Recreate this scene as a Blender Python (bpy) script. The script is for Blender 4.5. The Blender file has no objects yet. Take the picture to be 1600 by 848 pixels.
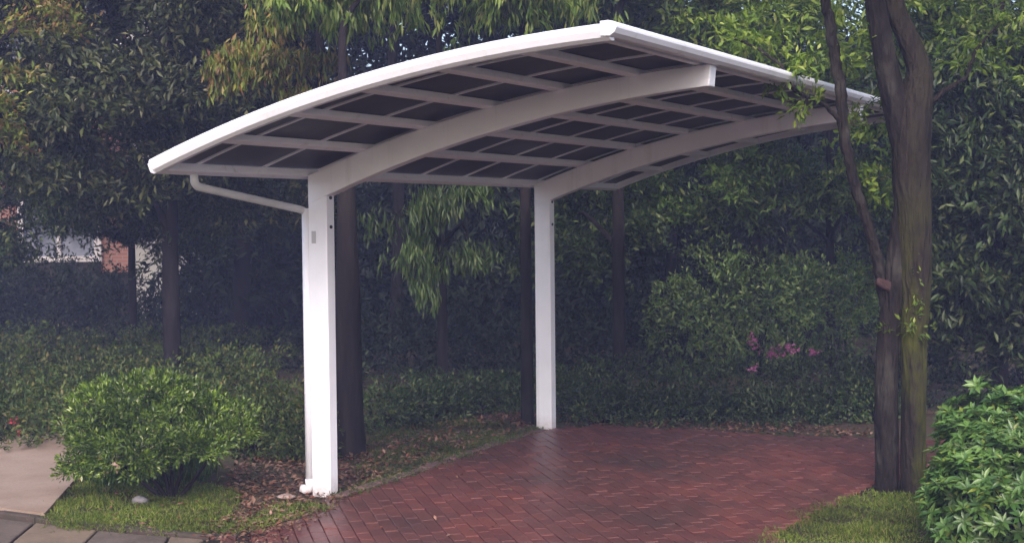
import bpy, math, random
import numpy as np
from mathutils import Vector, Matrix
random.seed(11); RNG = np.random.default_rng(11)
SC = bpy.context.scene
COL = SC.collection

# ------------------------------------------------------------------ camera
FPX = 2224.4                        # focal length in pixels of the 1600 px wide photograph
CAM = np.array([5.989, -6.510, 1.873]); YAW = 2.0713; PITCH = -0.0338; ROLL = -0.0098; KD = .90
cd = bpy.data.cameras.new('camera'); cam = bpy.data.objects.new('camera', cd); COL.objects.link(cam)
cd.sensor_width = 36.0; cd.lens = FPX / 1600 * 36.0; cd.clip_start = 0.1; cd.clip_end = 600
fw = Vector((math.cos(PITCH) * math.cos(YAW), math.cos(PITCH) * math.sin(YAW), math.sin(PITCH)))
rt0 = Vector((math.sin(YAW), -math.cos(YAW), 0)); up0 = rt0.cross(fw)
rt = rt0 * math.cos(ROLL) + up0 * math.sin(ROLL); up = up0 * math.cos(ROLL) - rt0 * math.sin(ROLL)
cam.matrix_world = Matrix.Translation(Vector(CAM)) @ Matrix((rt, up, -fw)).transposed().to_4x4()
SC.camera = cam

# ------------------------------------------------------------------ sky and sun
SUN_EL = math.radians(36); SUN_DIR = Vector((0.42, -0.91, 0)).normalized()   # towards the sun, seen from the ground
w = bpy.data.worlds.new('World'); SC.world = w; w.use_nodes = True
nt = w.node_tree; bg = nt.nodes['Background']
sk = nt.nodes.new('ShaderNodeTexSky'); sk.sky_type = 'NISHITA'; sk.sun_disc = False
sk.sun_elevation = SUN_EL; sk.sun_rotation = math.atan2(SUN_DIR.x, SUN_DIR.y)
sk.dust_density = 4.0; sk.air_density = 1.0; sk.ozone_density = 1.0
nt.links.new(sk.outputs[0], bg.inputs[0]); bg.inputs[1].default_value = 0.15
sl = bpy.data.lights.new('sun', 'SUN'); sl.energy = 0.85; sl.angle = math.radians(28); sl.color = (0.985, 0.955, 1)
sun = bpy.data.objects.new('sun', sl); COL.objects.link(sun)
sd = Vector((SUN_DIR.x * math.cos(SUN_EL), SUN_DIR.y * math.cos(SUN_EL), math.sin(SUN_EL)))
sun.rotation_euler = sd.to_track_quat('Z', 'Y').to_euler(); sun.location = (0, 0, 30)
SC.view_settings.view_transform = 'Standard'; SC.view_settings.look = 'None'
SC.view_settings.gamma = 1; SC.view_settings.exposure = 1.13; SC.view_settings.use_curve_mapping = False

# ------------------------------------------------------------------ helpers
FH = np.array([math.cos(YAW), math.sin(YAW)]); RH = np.array([math.sin(YAW), -math.cos(YAW)])
def gp(px, py, z=0.0):
    """ground point (height z) under a pixel of the photograph"""
    d = fw + rt * ((px - 800) / FPX) - up * ((py - 424) / FPX)
    t = (z - CAM[2]) / d.z
    return (CAM[0] + d.x * t, CAM[1] + d.y * t)
def dp(px, depth):
    """plan position at a depth in metres on the bearing of image column px"""
    depth *= KD; s = (px - 800) / FPX * depth
    p = CAM[:2] + FH * depth + RH * s
    return (float(p[0]), float(p[1]))
def zp(py, depth, px=800):
    depth *= KD; py = py - ROLL * (px - 800)
    return float(CAM[2] - (py - 424) / FPX * depth + math.tan(PITCH) * depth)
def v3(px, py, depth): x, y = dp(px, depth); return Vector((x, y, zp(py, depth, px)))

def tag(o, label=None, cat=None, group=None, kind=None):
    if label: o['label'] = label
    if cat: o['category'] = cat
    if group: o['group'] = group
    if kind: o['kind'] = kind
    return o
def thing(name, loc, label, cat, group=None):
    o = bpy.data.objects.new(name, None); COL.objects.link(o); o.location = loc; o.empty_display_size = .2
    return tag(o, label, cat, group)
def link(name, me, mat, parent=None, smooth=False):
    if mat and not me.materials: me.materials.append(mat)
    o = bpy.data.objects.new(name, me); COL.objects.link(o)
    if parent:
        o.parent = parent; o.matrix_parent_inverse = Matrix.Translation(-Vector(parent_world(parent)))
    return o
def parent_world(p):
    v = Vector(p.location)
    while p.parent: p = p.parent; v = v   # parts are built in world space; only the root Empty is displaced
    return v if p.type == 'EMPTY' else Vector((0, 0, 0))
def sub(name, me, mat, part):
    """sub-part: parent is a part mesh whose own matrix is the identity in world space"""
    if mat and not me.materials: me.materials.append(mat)
    o = bpy.data.objects.new(name, me); COL.objects.link(o); o.parent = part
    return o
def mesh(name, V, F, smooth=False):
    me = bpy.data.meshes.new(name); me.from_pydata([tuple(map(float, v)) for v in V], [], [tuple(f) for f in F])
    me.update()
    if smooth: me.polygons.foreach_set('use_smooth', [True] * len(me.polygons))
    return me
class MB:
    def __init__(s): s.V = []; s.F = []
    def add(s, V, F):
        n = len(s.V); s.V += [tuple(v) for v in V]; s.F += [tuple(i + n for i in f) for f in F]; return s
    def box(s, c, d, rot=0.0, M=None):
        c = Vector(c); hx, hy, hz = d[0] / 2, d[1] / 2, d[2] / 2
        R = M if M else Matrix.Rotation(rot, 3, 'Z')
        V = [c + R @ Vector((x, y, z)) for x in (-hx, hx) for y in (-hy, hy) for z in (-hz, hz)]
        return s.add(V, [(0, 1, 3, 2), (4, 6, 7, 5), (0, 4, 5, 1), (2, 3, 7, 6), (0, 2, 6, 4), (1, 5, 7, 3)])
    def tube(s, pts, rad, n=10, cap=True, jit=0.0, rnd=None):
        pts = [Vector(p) for p in pts]; base = len(s.V)
        if not hasattr(rad, '__len__'): rad = [rad] * len(pts)
        t0 = (pts[1] - pts[0]).normalized()
        a = t0.orthogonal().normalized()
        for i, p in enumerate(pts):
            t = (pts[min(i + 1, len(pts) - 1)] - pts[max(i - 1, 0)]).normalized()
            a = (a - t * a.dot(t)).normalized(); b = t.cross(a)
            for k in range(n):
                ph = 2 * math.pi * k / n
                r = rad[i] * (1 + (rnd[k % len(rnd)] * jit if rnd else 0) + jit * .45 * math.sin(p.z * 7.3 + k * 2.1 + 1.5 * math.sin(p.z * 3.1)))
                s.V.append(tuple(p + (a * math.cos(ph) + b * math.sin(ph)) * r))
        for i in range(len(pts) - 1):
            for k in range(n):
                q = base + i * n; k2 = (k + 1) % n
                s.F.append((q + k, q + k2, q + n + k2, q + n + k))
        if cap:
            s.F.append(tuple(base + k for k in range(n))[::-1]); e = base + (len(pts) - 1) * n
            s.F.append(tuple(e + k for k in range(n)))
        return s
    def me(s, name, smooth=False): return mesh(name, s.V, s.F, smooth)
def bevel(o, wd=.004, seg=2):
    m = o.modifiers.new('bevel', 'BEVEL'); m.width = wd; m.segments = seg; m.limit_method = 'ANGLE'; m.angle_limit = .7
    return o

# ------------------------------------------------------------------ materials
def mat(name, col, rough=.6, spec=.3, bump=None, noise=None, noise2=None, metal=0, coords='Object'):
    m = bpy.data.materials.new(name); m.use_nodes = True; N = m.node_tree.nodes; L = m.node_tree.links
    b = N['Principled BSDF']; b.inputs['Roughness'].default_value = rough
    b.inputs['Specular IOR Level'].default_value = spec; b.inputs['Metallic'].default_value = metal
    b.inputs['Base Color'].default_value = (*col, 1)
    tc = N.new('ShaderNodeNewGeometry')
    out = None
    for k, ns in enumerate([noise, noise2]):
        if not ns: continue
        sc_, col2, lo, hi = ns[:4]
        t = N.new('ShaderNodeTexNoise'); t.inputs['Scale'].default_value = sc_; t.inputs['Detail'].default_value = 6
        t.inputs['Roughness'].default_value = .62
        if len(ns) > 4:
            mp = N.new('ShaderNodeMapping'); mp.inputs['Scale'].default_value = ns[4]
            L.new(tc.outputs['Position'], mp.inputs['Vector']); L.new(mp.outputs[0], t.inputs['Vector'])
        else: L.new(tc.outputs['Position'], t.inputs['Vector'])
        mr = N.new('ShaderNodeMapRange'); mr.inputs['From Min'].default_value = lo; mr.inputs['From Max'].default_value = hi
        L.new(t.outputs['Fac'], mr.inputs['Value'])
        mx = N.new('ShaderNodeMix'); mx.data_type = 'RGBA'; L.new(mr.outputs[0], mx.inputs['Factor'])
        if out: L.new(out, mx.inputs[6])
        else: mx.inputs[6].default_value = (*col, 1)
        mx.inputs[7].default_value = (*col2, 1); out = mx.outputs[2]
    if out: L.new(out, b.inputs['Base Color'])
    if bump:
        t = N.new('ShaderNodeTexNoise'); t.inputs['Scale'].default_value = bump[0]; t.inputs['Detail'].default_value = 8
        if len(bump) > 3:
            mp = N.new('ShaderNodeMapping'); mp.inputs['Scale'].default_value = bump[3]
            L.new(tc.outputs['Position'], mp.inputs['Vector']); L.new(mp.outputs[0], t.inputs['Vector'])
        else: L.new(tc.outputs['Position'], t.inputs['Vector'])
        bp = N.new('ShaderNodeBump'); bp.inputs['Strength'].default_value = bump[1]; bp.inputs['Distance'].default_value = bump[2]
        L.new(t.outputs['Fac'], bp.inputs['Height']); L.new(bp.outputs[0], b.inputs['Normal'])
    return m
def leafmat(name, cols, rough=.45, trans=.25, spec=.35):
    """cols: list of (position, colour) spread over the leaves; every leaf has one colour of its own"""
    m = bpy.data.materials.new(name); m.use_nodes = True; N = m.node_tree.nodes; L = m.node_tree.links
    b = N['Principled BSDF']; b.inputs['Roughness'].default_value = rough; b.inputs['Specular IOR Level'].default_value = spec
    g = N.new('ShaderNodeNewGeometry'); r = N.new('ShaderNodeValToRGB'); L.new(g.outputs['Random Per Island'], r.inputs[0])
    e = r.color_ramp.elements
    while len(e) < len(cols): e.new(.5)
    for i, (p, c) in enumerate(cols): e[i].position = p; e[i].color = (*c, 1)
    t = N.new('ShaderNodeTexNoise'); t.inputs['Scale'].default_value = 1.6; L.new(g.outputs['Position'], t.inputs['Vector'])
    mr = N.new('ShaderNodeMapRange'); mr.inputs['From Min'].default_value = .35; mr.inputs['From Max'].default_value = .65
    mr.inputs['To Min'].default_value = .65; mr.inputs['To Max'].default_value = 1.3
    L.new(t.outputs['Fac'], mr.inputs['Value'])
    hs = N.new('ShaderNodeHueSaturation'); L.new(r.outputs[0], hs.inputs['Color']); L.new(mr.outputs[0], hs.inputs['Value'])
    L.new(hs.outputs[0], b.inputs['Base Color'])
    tr = N.new('ShaderNodeBsdfTranslucent'); L.new(hs.outputs[0], tr.inputs['Color'])
    mx = N.new('ShaderNodeMixShader'); mx.inputs[0].default_value = trans
    L.new(b.outputs[0], mx.inputs[1]); L.new(tr.outputs[0], mx.inputs[2]); L.new(mx.outputs[0], N['Material Output'].inputs[0])
    return m
WHITE = mat('white_powder_coat', (.80, .80, .88), .36, .45, noise=(3.0, (.72, .72, .79), .45, .8), noise2=(9, (.52, .52, .52), .56, .88, (1, 1, .06)), bump=(60, .04, .002))
def splash(m):            # soil splashed up the feet of the posts
    N = m.node_tree.nodes; L = m.node_tree.links; b = N['Principled BSDF']; src = b.inputs['Base Color'].links[0].from_socket
    g = N.new('ShaderNodeNewGeometry'); sp = N.new('ShaderNodeSeparateXYZ'); L.new(g.outputs['Position'], sp.inputs[0]); t = N.new('ShaderNodeTexNoise'); t.inputs['Scale'].default_value = 35; L.new(g.outputs['Position'], t.inputs['Vector'])
    a = N.new('ShaderNodeMapRange'); a.inputs['From Min'].default_value = .16; a.inputs['From Max'].default_value = .0; L.new(sp.outputs['Z'], a.inputs[0])
    mu = N.new('ShaderNodeMath'); mu.operation = 'MULTIPLY'; L.new(a.outputs[0], mu.inputs[0]); L.new(t.outputs['Fac'], mu.inputs[1])
    mx = N.new('ShaderNodeMix'); mx.data_type = 'RGBA'; L.new(mu.outputs[0], mx.inputs['Factor']); L.new(src, mx.inputs[6]); mx.inputs[7].default_value = (.30, .22, .18, 1); L.new(mx.outputs[2], b.inputs['Base Color'])
splash(WHITE)
GREYPIPE = mat('pale_grey_plastic', (.62, .62, .64), .4, .4, noise=(8, (.5, .5, .5), .4, .8))
ALU = mat('purlin_aluminium', (.84, .83, .91), .5, .3, noise=(14, (.55, .52, .50), .58, .85), bump=(40, .05, .002))
PANEL = mat('smoked_polycarbonate', (.034, .027, .040), .5, .22, noise=(2.5, (.065, .050, .062), .42, .72), noise2=(9, (.026, .030, .055), .5, .8))
BOLT = mat('dark_bolt', (.03, .03, .035), .5)
PLATE = mat('grey_plate', (.42, .42, .45), .5)
SOIL = mat('soil', (.085, .060, .045), .95, .1, noise=(1.3, (.06, .07, .03), .45, .62), noise2=(22, (.13, .08, .06), .5, .72), bump=(30, .8, .03))
BACKDROP = mat('backdrop_ground', (.022, .030, .016), .95, .1, noise=(1.0, (.03, .026, .015), .4, .7), bump=(4, .8, .2))
PATHM = mat('pink_path', (.33, .245, .195), .85, .2, noise=(2, (.25, .175, .13), .4, .7), noise2=(60, (.20, .14, .115), .5, .8), bump=(120, .3, .004))
SLAB1 = mat('grey_slab', (.135, .103, .085), .9, .1, noise=(3, (.075, .058, .048), .4, .7), noise2=(40, (.18, .145, .12), .5, .8), bump=(90, .4, .006))
SLAB2 = mat('tan_slab', (.20, .145, .10), .85, .2, noise=(3, (.12, .09, .065), .4, .7), noise2=(40, (.24, .18, .14), .5, .8), bump=(90, .4, .006))
KERBM = mat('kerb_stone', (.085, .060, .055), .85, .2, noise=(9, (.05, .045, .032), .4, .7), bump=(70, .5, .006))
JOINT = mat('joint_sand', (.045, .028, .027), .95, .1, noise=(9, (.035, .042, .025), .45, .7), bump=(80, .5, .005))
STONE = mat('grey_stone', (.26, .24, .26), .8, .2, noise=(18, (.17, .16, .17), .4, .7), bump=(30, .5, .01))
BARK_D = mat('dark_bark', (.014, .011, .013), .9, .1, noise=(9, (.024, .019, .020), .45, .7, (1, 1, .25)), bump=(26, .9, .02, (1, 1, .2)))
BARK_M = mat('grey_brown_bark', (.024, .019, .018), .9, .08, noise=(14, (.011, .009, .010), .42, .66, (1, 1, .22)), noise2=(6, (.052, .048, .043), .52, .70, (1, 1, .5)), bump=(30, 1.0, .06, (1, 1, .22)))
BARK_MOSS = mat('mossy_bark', (.029, .023, .020), .9, .08, noise=(14, (.013, .011, .011), .48, .70, (1, 1, .25)), noise2=(5, (.056, .060, .013), .42, .60, (1, 1, .35)), bump=(30, 1.0, .06, (1, 1, .22)))
def moss_low(m):          # the moss keeps to the damp lower part of the trunk
    N = m.node_tree.nodes; L = m.node_tree.links; mx = [n for n in N if n.type == 'MIX'][-1]; src = mx.inputs['Factor'].links[0].from_socket
    g = N.new('ShaderNodeNewGeometry'); sp = N.new('ShaderNodeSeparateXYZ'); L.new(g.outputs['Position'], sp.inputs[0])
    mr = N.new('ShaderNodeMapRange'); mr.inputs['From Min'].default_value = 2.1; mr.inputs['From Max'].default_value = 1.0; mr.inputs['To Min'].default_value = .12; L.new(sp.outputs['Z'], mr.inputs[0])
    mu = N.new('ShaderNodeMath'); mu.operation = 'MULTIPLY'; L.new(src, mu.inputs[0]); L.new(mr.outputs[0], mu.inputs[1]); L.new(mu.outputs[0], mx.inputs['Factor'])
moss_low(BARK_MOSS)
CUT = mat('reddish_cut_wood', (.060, .032, .033), .8, .2, noise=(30, (.035, .020, .020), .4, .7), bump=(60, .9, .01))
RENDER_W = mat('pale_wall', (.60, .57, .52), .8, .2, noise=(2, (.48, .46, .42), .4, .7))
FRAMEW = mat('window_frame_white', (.72, .66, .66), .5, .3)
GLASS = mat('window_glass', (.10, .12, .17), .15, .6, noise=(1.2, (.25, .27, .34), .45, .6))
ROOFT = mat('roof_tile', (.16, .15, .16), .8, .2, noise=(6, (.12, .12, .12), .4, .7))
def brickmat(name, c1, c2, morter, M=None):
    m = bpy.data.materials.new(name); m.use_nodes = True; N = m.node_tree.nodes; L = m.node_tree.links
    t = N.new('ShaderNodeTexBrick'); tc = N.new('ShaderNodeTexCoord'); L.new(tc.outputs['UV'], t.inputs['Vector'])
    t.inputs['Color1'].default_value = (*c1, 1); t.inputs['Color2'].default_value = (*c2, 1); t.inputs['Mortar'].default_value = (*morter, 1)
    t.inputs['Scale'].default_value = 1; t.inputs['Brick Width'].default_value = .23; t.inputs['Row Height'].default_value = .075; t.inputs['Mortar Size'].default_value = .01
    L.new(t.outputs[0], N['Principled BSDF'].inputs['Base Color']); N['Principled BSDF'].inputs['Roughness'].default_value = .85
    return m
HOUSEB = brickmat('house_brick', (.42, .17, .12), (.36, .14, .10), (.35, .27, .23))
def pavemat():
    m = bpy.data.materials.new('red_clay_paver'); m.use_nodes = True; N = m.node_tree.nodes; L = m.node_tree.links
    b = N['Principled BSDF']; b.inputs['Roughness'].default_value = .42; b.inputs['Specular IOR Level'].default_value = .4
    oi = N.new('ShaderNodeObjectInfo'); g = N.new('ShaderNodeNewGeometry')
    ad = N.new('ShaderNodeMath'); ad.operation = 'ADD'; L.new(oi.outputs['Random'], ad.inputs[0]); L.new(g.outputs['Random Per Island'], ad.inputs[1])
    fr = N.new('ShaderNodeMath'); fr.operation = 'FRACT'; L.new(ad.outputs[0], fr.inputs[0])
    r = N.new('ShaderNodeValToRGB'); L.new(fr.outputs[0], r.inputs[0]); e = r.color_ramp.elements
    e[0].color = (.138, .046, .040, 1); e[1].color = (.172, .056, .046, 1); e[1].position = 1
    x = e.new(.35); x.color = (.118, .044, .040, 1); x = e.new(.7); x.color = (.155, .058, .050, 1)
    t = N.new('ShaderNodeTexNoise'); t.inputs['Scale'].default_value = .9; t.inputs['Detail'].default_value = 7; L.new(g.outputs['Position'], t.inputs['Vector'])
    mr = N.new('ShaderNodeMapRange'); mr.inputs['From Min'].default_value = .42; mr.inputs['From Max'].default_value = .66; mr.inputs['To Max'].default_value = .75
    L.new(t.outputs['Fac'], mr.inputs[0])
    mx = N.new('ShaderNodeMix'); mx.data_type = 'RGBA'; L.new(mr.outputs[0], mx.inputs['Factor']); L.new(r.outputs[0], mx.inputs[6]); mx.inputs[7].default_value = (.062, .038, .034, 1)
    t2 = N.new('ShaderNodeTexNoise'); t2.inputs['Scale'].default_value = 70; t2.inputs['Detail'].default_value = 4; L.new(g.outputs['Position'], t2.inputs['Vector'])
    m2 = N.new('ShaderNodeMapRange'); m2.inputs['From Min'].default_value = .35; m2.inputs['From Max'].default_value = .7; m2.inputs['To Min'].default_value = .75; m2.inputs['To Max'].default_value = 1.25
    L.new(t2.outputs['Fac'], m2.inputs[0]); hs = N.new('ShaderNodeHueSaturation'); L.new(mx.outputs[2], hs.inputs['Color']); L.new(m2.outputs[0], hs.inputs['Value'])
    L.new(hs.outputs[0], b.inputs['Base Color'])
    bp = N.new('ShaderNodeBump'); bp.inputs['Strength'].default_value = .5; bp.inputs['Distance'].default_value = .004; L.new(t2.outputs['Fac'], bp.inputs['Height']); L.new(bp.outputs[0], b.inputs['Normal'])
    return m
PAVER = pavemat()
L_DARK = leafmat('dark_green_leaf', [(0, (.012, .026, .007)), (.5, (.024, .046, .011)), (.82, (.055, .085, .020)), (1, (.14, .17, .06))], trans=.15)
L_OLIVE = leafmat('olive_leaf', [(0, (.016, .024, .007)), (.5, (.032, .044, .012)), (.8, (.065, .080, .022)), (.95, (.12, .12, .05)), (1, (.22, .21, .13))], trans=.15)
L_WEEP = leafmat('shaded_long_leaf', [(0, (.020, .042, .010)), (.5, (.045, .080, .016)), (.85, (.085, .13, .03)), (1, (.14, .17, .07))], trans=.2)
L_PALE = leafmat('pale_green_leaf', [(0, (.05, .095, .022)), (.5, (.10, .16, .040)), (.9, (.16, .22, .06)), (1, (.22, .26, .10))], trans=.3)
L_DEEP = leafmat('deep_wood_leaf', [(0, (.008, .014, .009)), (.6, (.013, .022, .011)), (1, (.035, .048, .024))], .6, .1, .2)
L_MID = leafmat('mid_green_leaf', [(0, (.028, .060, .010)), (.5, (.065, .115, .018)), (.9, (.12, .18, .035)), (1, (.19, .22, .07))])
L_BRIGHT = leafmat('bright_green_leaf', [(0, (.06, .12, .014)), (.5, (.14, .22, .024)), (.9, (.23, .31, .04)), (1, (.32, .36, .10))], trans=.35)
L_MANGO = leafmat('long_drooping_leaf', [(0, (.06, .12, .014)), (.45, (.125, .20, .026)), (.8, (.20, .27, .055)), (1, (.30, .32, .10))], trans=.35)
L_RUST = leafmat('yellow_rust_leaf', [(0, (.08, .13, .018)), (.5, (.18, .22, .028)), (.72, (.25, .19, .04)), (.9, (.20, .09, .045)), (1, (.32, .29, .11))], trans=.35)
L_BUSH = leafmat('azalea_leaf', [(0, (.022, .050, .008)), (.45, (.070, .125, .014)), (.80, (.145, .22, .026)), (.95, (.20, .28, .045)), (1, (.42, .44, .24))], .35, .2, .5)
L_BIG = leafmat('glossy_whorled_leaf', [(0, (.045, .11, .022)), (.5, (.085, .17, .036)), (.9, (.14, .24, .055)), (1, (.22, .26, .04))], .32, .2, .5)
L_HEDGE = leafmat('hedge_leaf', [(0, (.026, .048, .010)), (.5, (.050, .080, .014)), (.9, (.095, .115, .022)), (1, (.15, .11, .04))], .5, .2, .3)
L_GRASS = leafmat('grass_blade', [(0, (.055, .090, .014)), (.5, (.12, .17, .024)), (.85, (.20, .25, .042)), (1, (.26, .21, .09))], .6, .3, .2)
L_LITTER = leafmat('fallen_leaf', [(0, (.20, .065, .045)), (.3, (.13, .07, .04)), (.6, (.24, .13, .10)), (.9, (.12, .085, .05)), (1, (.34, .20, .17))], .7, .1, .2)
L_FLOWER = leafmat('pink_petal', [(0, (.38, .09, .25)), (.5, (.44, .13, .31)), (1, (.50, .20, .38))], .5, .3, .2)
L_RED = leafmat('red_petal', [(0, (.55, .04, .06)), (1, (.62, .15, .15))], .5, .3, .2)

# ------------------------------------------------------------------ leaves
def leafmesh(name, C, D, Nn, ln, wd, fold=.25):
    """one small folded leaf per row: C base point, D direction, Nn facing, ln length, wd width"""
    n = len(C); D = D / np.linalg.norm(D, axis=1, keepdims=True)
    S = np.cross(D, Nn); S /= (np.linalg.norm(S, axis=1, keepdims=True) + 1e-9); U = np.cross(S, D)
    ln = np.broadcast_to(np.asarray(ln, float).reshape(-1, 1), (n, 1)); wd = np.broadcast_to(np.asarray(wd, float).reshape(-1, 1), (n, 1))
    V = np.empty((n, 4, 3)); mid = C + D * ln * .48
    V[:, 0] = C; V[:, 1] = mid + S * wd * .5 + U * wd * fold; V[:, 2] = C + D * ln - U * ln * .06; V[:, 3] = mid - S * wd * .5 + U * wd * fold
    idx = (np.arange(n) * 4).reshape(-1, 1); T = np.concatenate([idx, idx + 1, idx + 2, idx, idx + 2, idx + 3], 1).astype(np.int32).ravel()
    me = bpy.data.meshes.new(name); me.vertices.add(n * 4); me.vertices.foreach_set('co', V.ravel())
    me.loops.add(len(T)); me.loops.foreach_set('vertex_index', T); me.polygons.add(2 * n)
    me.polygons.foreach_set('loop_start', np.arange(0, 6 * n, 3, dtype=np.int32)); me.polygons.foreach_set('loop_total', np.full(2 * n, 3, np.int32))
    me.update(calc_edges=True); me.validate()
    return me
def rdir(n, zmin=-1.0):
    v = RNG.normal(size=(n, 3)); v /= np.linalg.norm(v, axis=1, keepdims=True)
    return v
def blob(c, r, n, per, ln, spread, droop=0.0, shell=.35, lump=.22, asp=.34, flat=0.0, bottom=True, clump=0):
    """n twigs of `per` leaves through an ellipsoid; uneven outline; returns the leaf arrays"""
    c = np.array(c, float); r = np.array(r if hasattr(r, '__len__') else (r, r, r), float)
    u = rdir(n)
    if not bottom: u[:, 2] = np.abs(u[:, 2])
    K = rdir(9); amp = RNG.uniform(-lump, lump, 9)
    rad = 1 + (np.maximum(0, (u @ K.T - .55) / .45) * amp).sum(1)
    q = (1 - shell * RNG.random(n) ** 1.6) * rad * RNG.uniform(.93, 1.05, n)
    P = c + u * q[:, None] * r
    if clump:
        k = max(5, int(n / clump)); v = rdir(k); qq = (.35 + .65 * RNG.random(k) ** .6)[:, None]; S = c + v * qq * r
        g = RNG.normal(size=(n, 3)) * np.array([.20, .20, .09]) * (.6 + .6 * r.mean()); g = g / (.6 + .6 * r.mean()) * np.minimum(r * 1.5, .9); P = S[RNG.integers(0, k, n)] + g; P[:, 2] -= (g[:, 0] ** 2 + g[:, 1] ** 2) * .9
    C = np.repeat(P, per, 0); U = np.repeat(u, per, 0); m = len(C)
    tw = np.repeat(rdir(n) + u * .6 + np.array([0, 0, -droop]), per, 0)
    C = C + tw * (RNG.random((m, 1)) - .5) * spread * 1.6 + RNG.normal(size=(m, 3)) * spread * .35
    D = rdir(m) * .75 + tw * .6 + U * .35 + np.array([0, 0, -droop])
    Nn = U * .6 + rdir(m) * .55 + np.array([0, 0, .75 + flat])
    l = ln * RNG.uniform(.65, 1.2, m)
    return C, D, Nn, l, l * asp * RNG.uniform(.8, 1.2, m)
def cat_(*bs): return [np.concatenate([b[i] for b in bs]) for i in range(5)]
def crown(name, parent, material, *bs, kind=None):
    C, D, Nn, l, wd = cat_(*bs)
    o = link(name, leafmesh(name, C, D, Nn, l, wd), material, parent)
    if kind: o['kind'] = kind
    return o

# ------------------------------------------------------------------ trunks and limbs
def path(pts, n=14, wob=.02):
    """smooth line through control points (x, y, z, radius)"""
    P = [Vector(p[:3]) for p in pts]; R = [p[3] for p in pts]; out = []; rr = []
    for i in range(len(P) - 1):
        a = P[max(i - 1, 0)]; b = P[i]; c = P[i + 1]; d = P[min(i + 2, len(P) - 1)]
        for k in range(n):
            t = k / n; t2 = t * t; t3 = t2 * t
            q = .5 * ((2 * b) + (c - a) * t + (2 * a - 5 * b + 4 * c - d) * t2 + (3 * b - a - 3 * c + d) * t3)
            out.append(q + Vector((random.uniform(-1, 1), random.uniform(-1, 1), 0)) * wob * (R[i] + .01)); rr.append(R[i] * (1 - t) + R[i + 1] * t)
    out.append(P[-1]); rr.append(R[-1]); return out, rr
def limb(mb, pts, n=8, sides=12, jit=.06, wob=.03):
    p, r = path(pts, n, wob); rnd = [random.uniform(-1, 1) for _ in range(sides)]
    mb.tube(p, r, sides, True, jit, rnd); return mb
def tree(name, px, depth, label, r0, height, bark, crown_m, blobs, lean=(0, 0), group=None, limbs=5, top=None):
    x, y = dp(px, depth); t = thing(name, (x, y, 0), label, 'tree', group)
    mb = MB(); hx, hy = lean
    limb(mb, [(x, y, -.1, r0 * 1.25), (x + hx * .1, y + hy * .1, .35, r0), (x + hx * .5, y + hy * .5, height * .5, r0 * .82), (x + hx, y + hy, height, r0 * .35)])
    link('trunk', mb.me('trunk', True), bark, t)
    lb = MB(); tops = [b[0] for b in blobs]
    for k in range(min(limbs, len(tops))):
        c = tops[k]; z0 = min(height * .9, max(1.6, c[2] - 1.2)); f = z0 / height
        s = Vector((x + hx * f, y + hy * f, z0)); e = Vector(c)
        m = (s + e) / 2 + Vector((random.uniform(-.2, .2), random.uniform(-.2, .2), .25))
        lb = MB(); limb(lb, [(*s, r0 * .45), (*m, r0 * .28), (*e, r0 * .08)], 6, 8)
        link('limb', lb.me('limb', True), bark, t)
    crown('crown', t, crown_m, *[blob(*b, clump=26) for b in blobs])
    return t

# ================================================================== GROUND
def ground():
    n = 150; V = []; F = []
    X0, X1, Y0, Y1 = -70, 60, -40, 75
    for j in range(n + 1):
        for i in range(n + 1):
            u = i / n * 2 - 1; v = j / n * 2 - 1
            x = 2 + 60 * (abs(u) ** 2.2) * np.sign(u); y = 2 + 70 * (abs(v) ** 2.2) * np.sign(v)
            d = (np.array([x, y]) - CAM[:2]) @ FH
            V.append((x, y, -.02 + (.012 * math.sin(x * 3.1) * math.cos(y * 2.3))))
    for j in range(n):
        for i in range(n):
            a = j * (n + 1) + i; F.append((a, a + 1, a + n + 2, a + n + 1))
    o = link('ground', mesh('ground', V, F, True), SOIL); tag(o, kind='structure')
    # dark rise added as a backdrop, blocking sky light behind the wood
    V = []; F = []; m = 60; k = 16
    for j in range(k + 1):
        d = 36 + j * 3.0; h = 6.3 * (1 - math.exp(-j / 2.4)) if j else -.3
        for i in range(m + 1):
            s = (i / m - .5) * 110
            p = CAM[:2] + FH * d + RH * s
            V.append((p[0], p[1], h * (1 + .10 * math.sin(s * .21) + .06 * math.sin(s * .63 + 1)) - .05))
    for j in range(k):
        for i in range(m):
            a = j * (m + 1) + i; F.append((a, a + 1, a + m + 2, a + m + 1))
    o = link('backdrop_rise', mesh('backdrop_rise', V, F, True), BACKDROP); tag(o, kind='structure')
ground()

def sheet(name, poly, z, th, m, kind='structure', label=None, parent=None):
    n = len(poly); V = [(x, y, z) for x, y in poly] + [(x, y, z - th) for x, y in poly]
    F = [tuple(range(n)), tuple(range(2 * n - 1, n - 1, -1))] + [(i, i + n, (i + 1) % n + n, (i + 1) % n) for i in range(n)]
    me = mesh(name, V, F)
    # make sure the top faces up
    if me.polygons[0].normal.z < 0: me = mesh(name, V, [f[::-1] for f in F])
    o = link(name, me, m, parent)
    if kind: o['kind'] = kind
    return o
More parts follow.
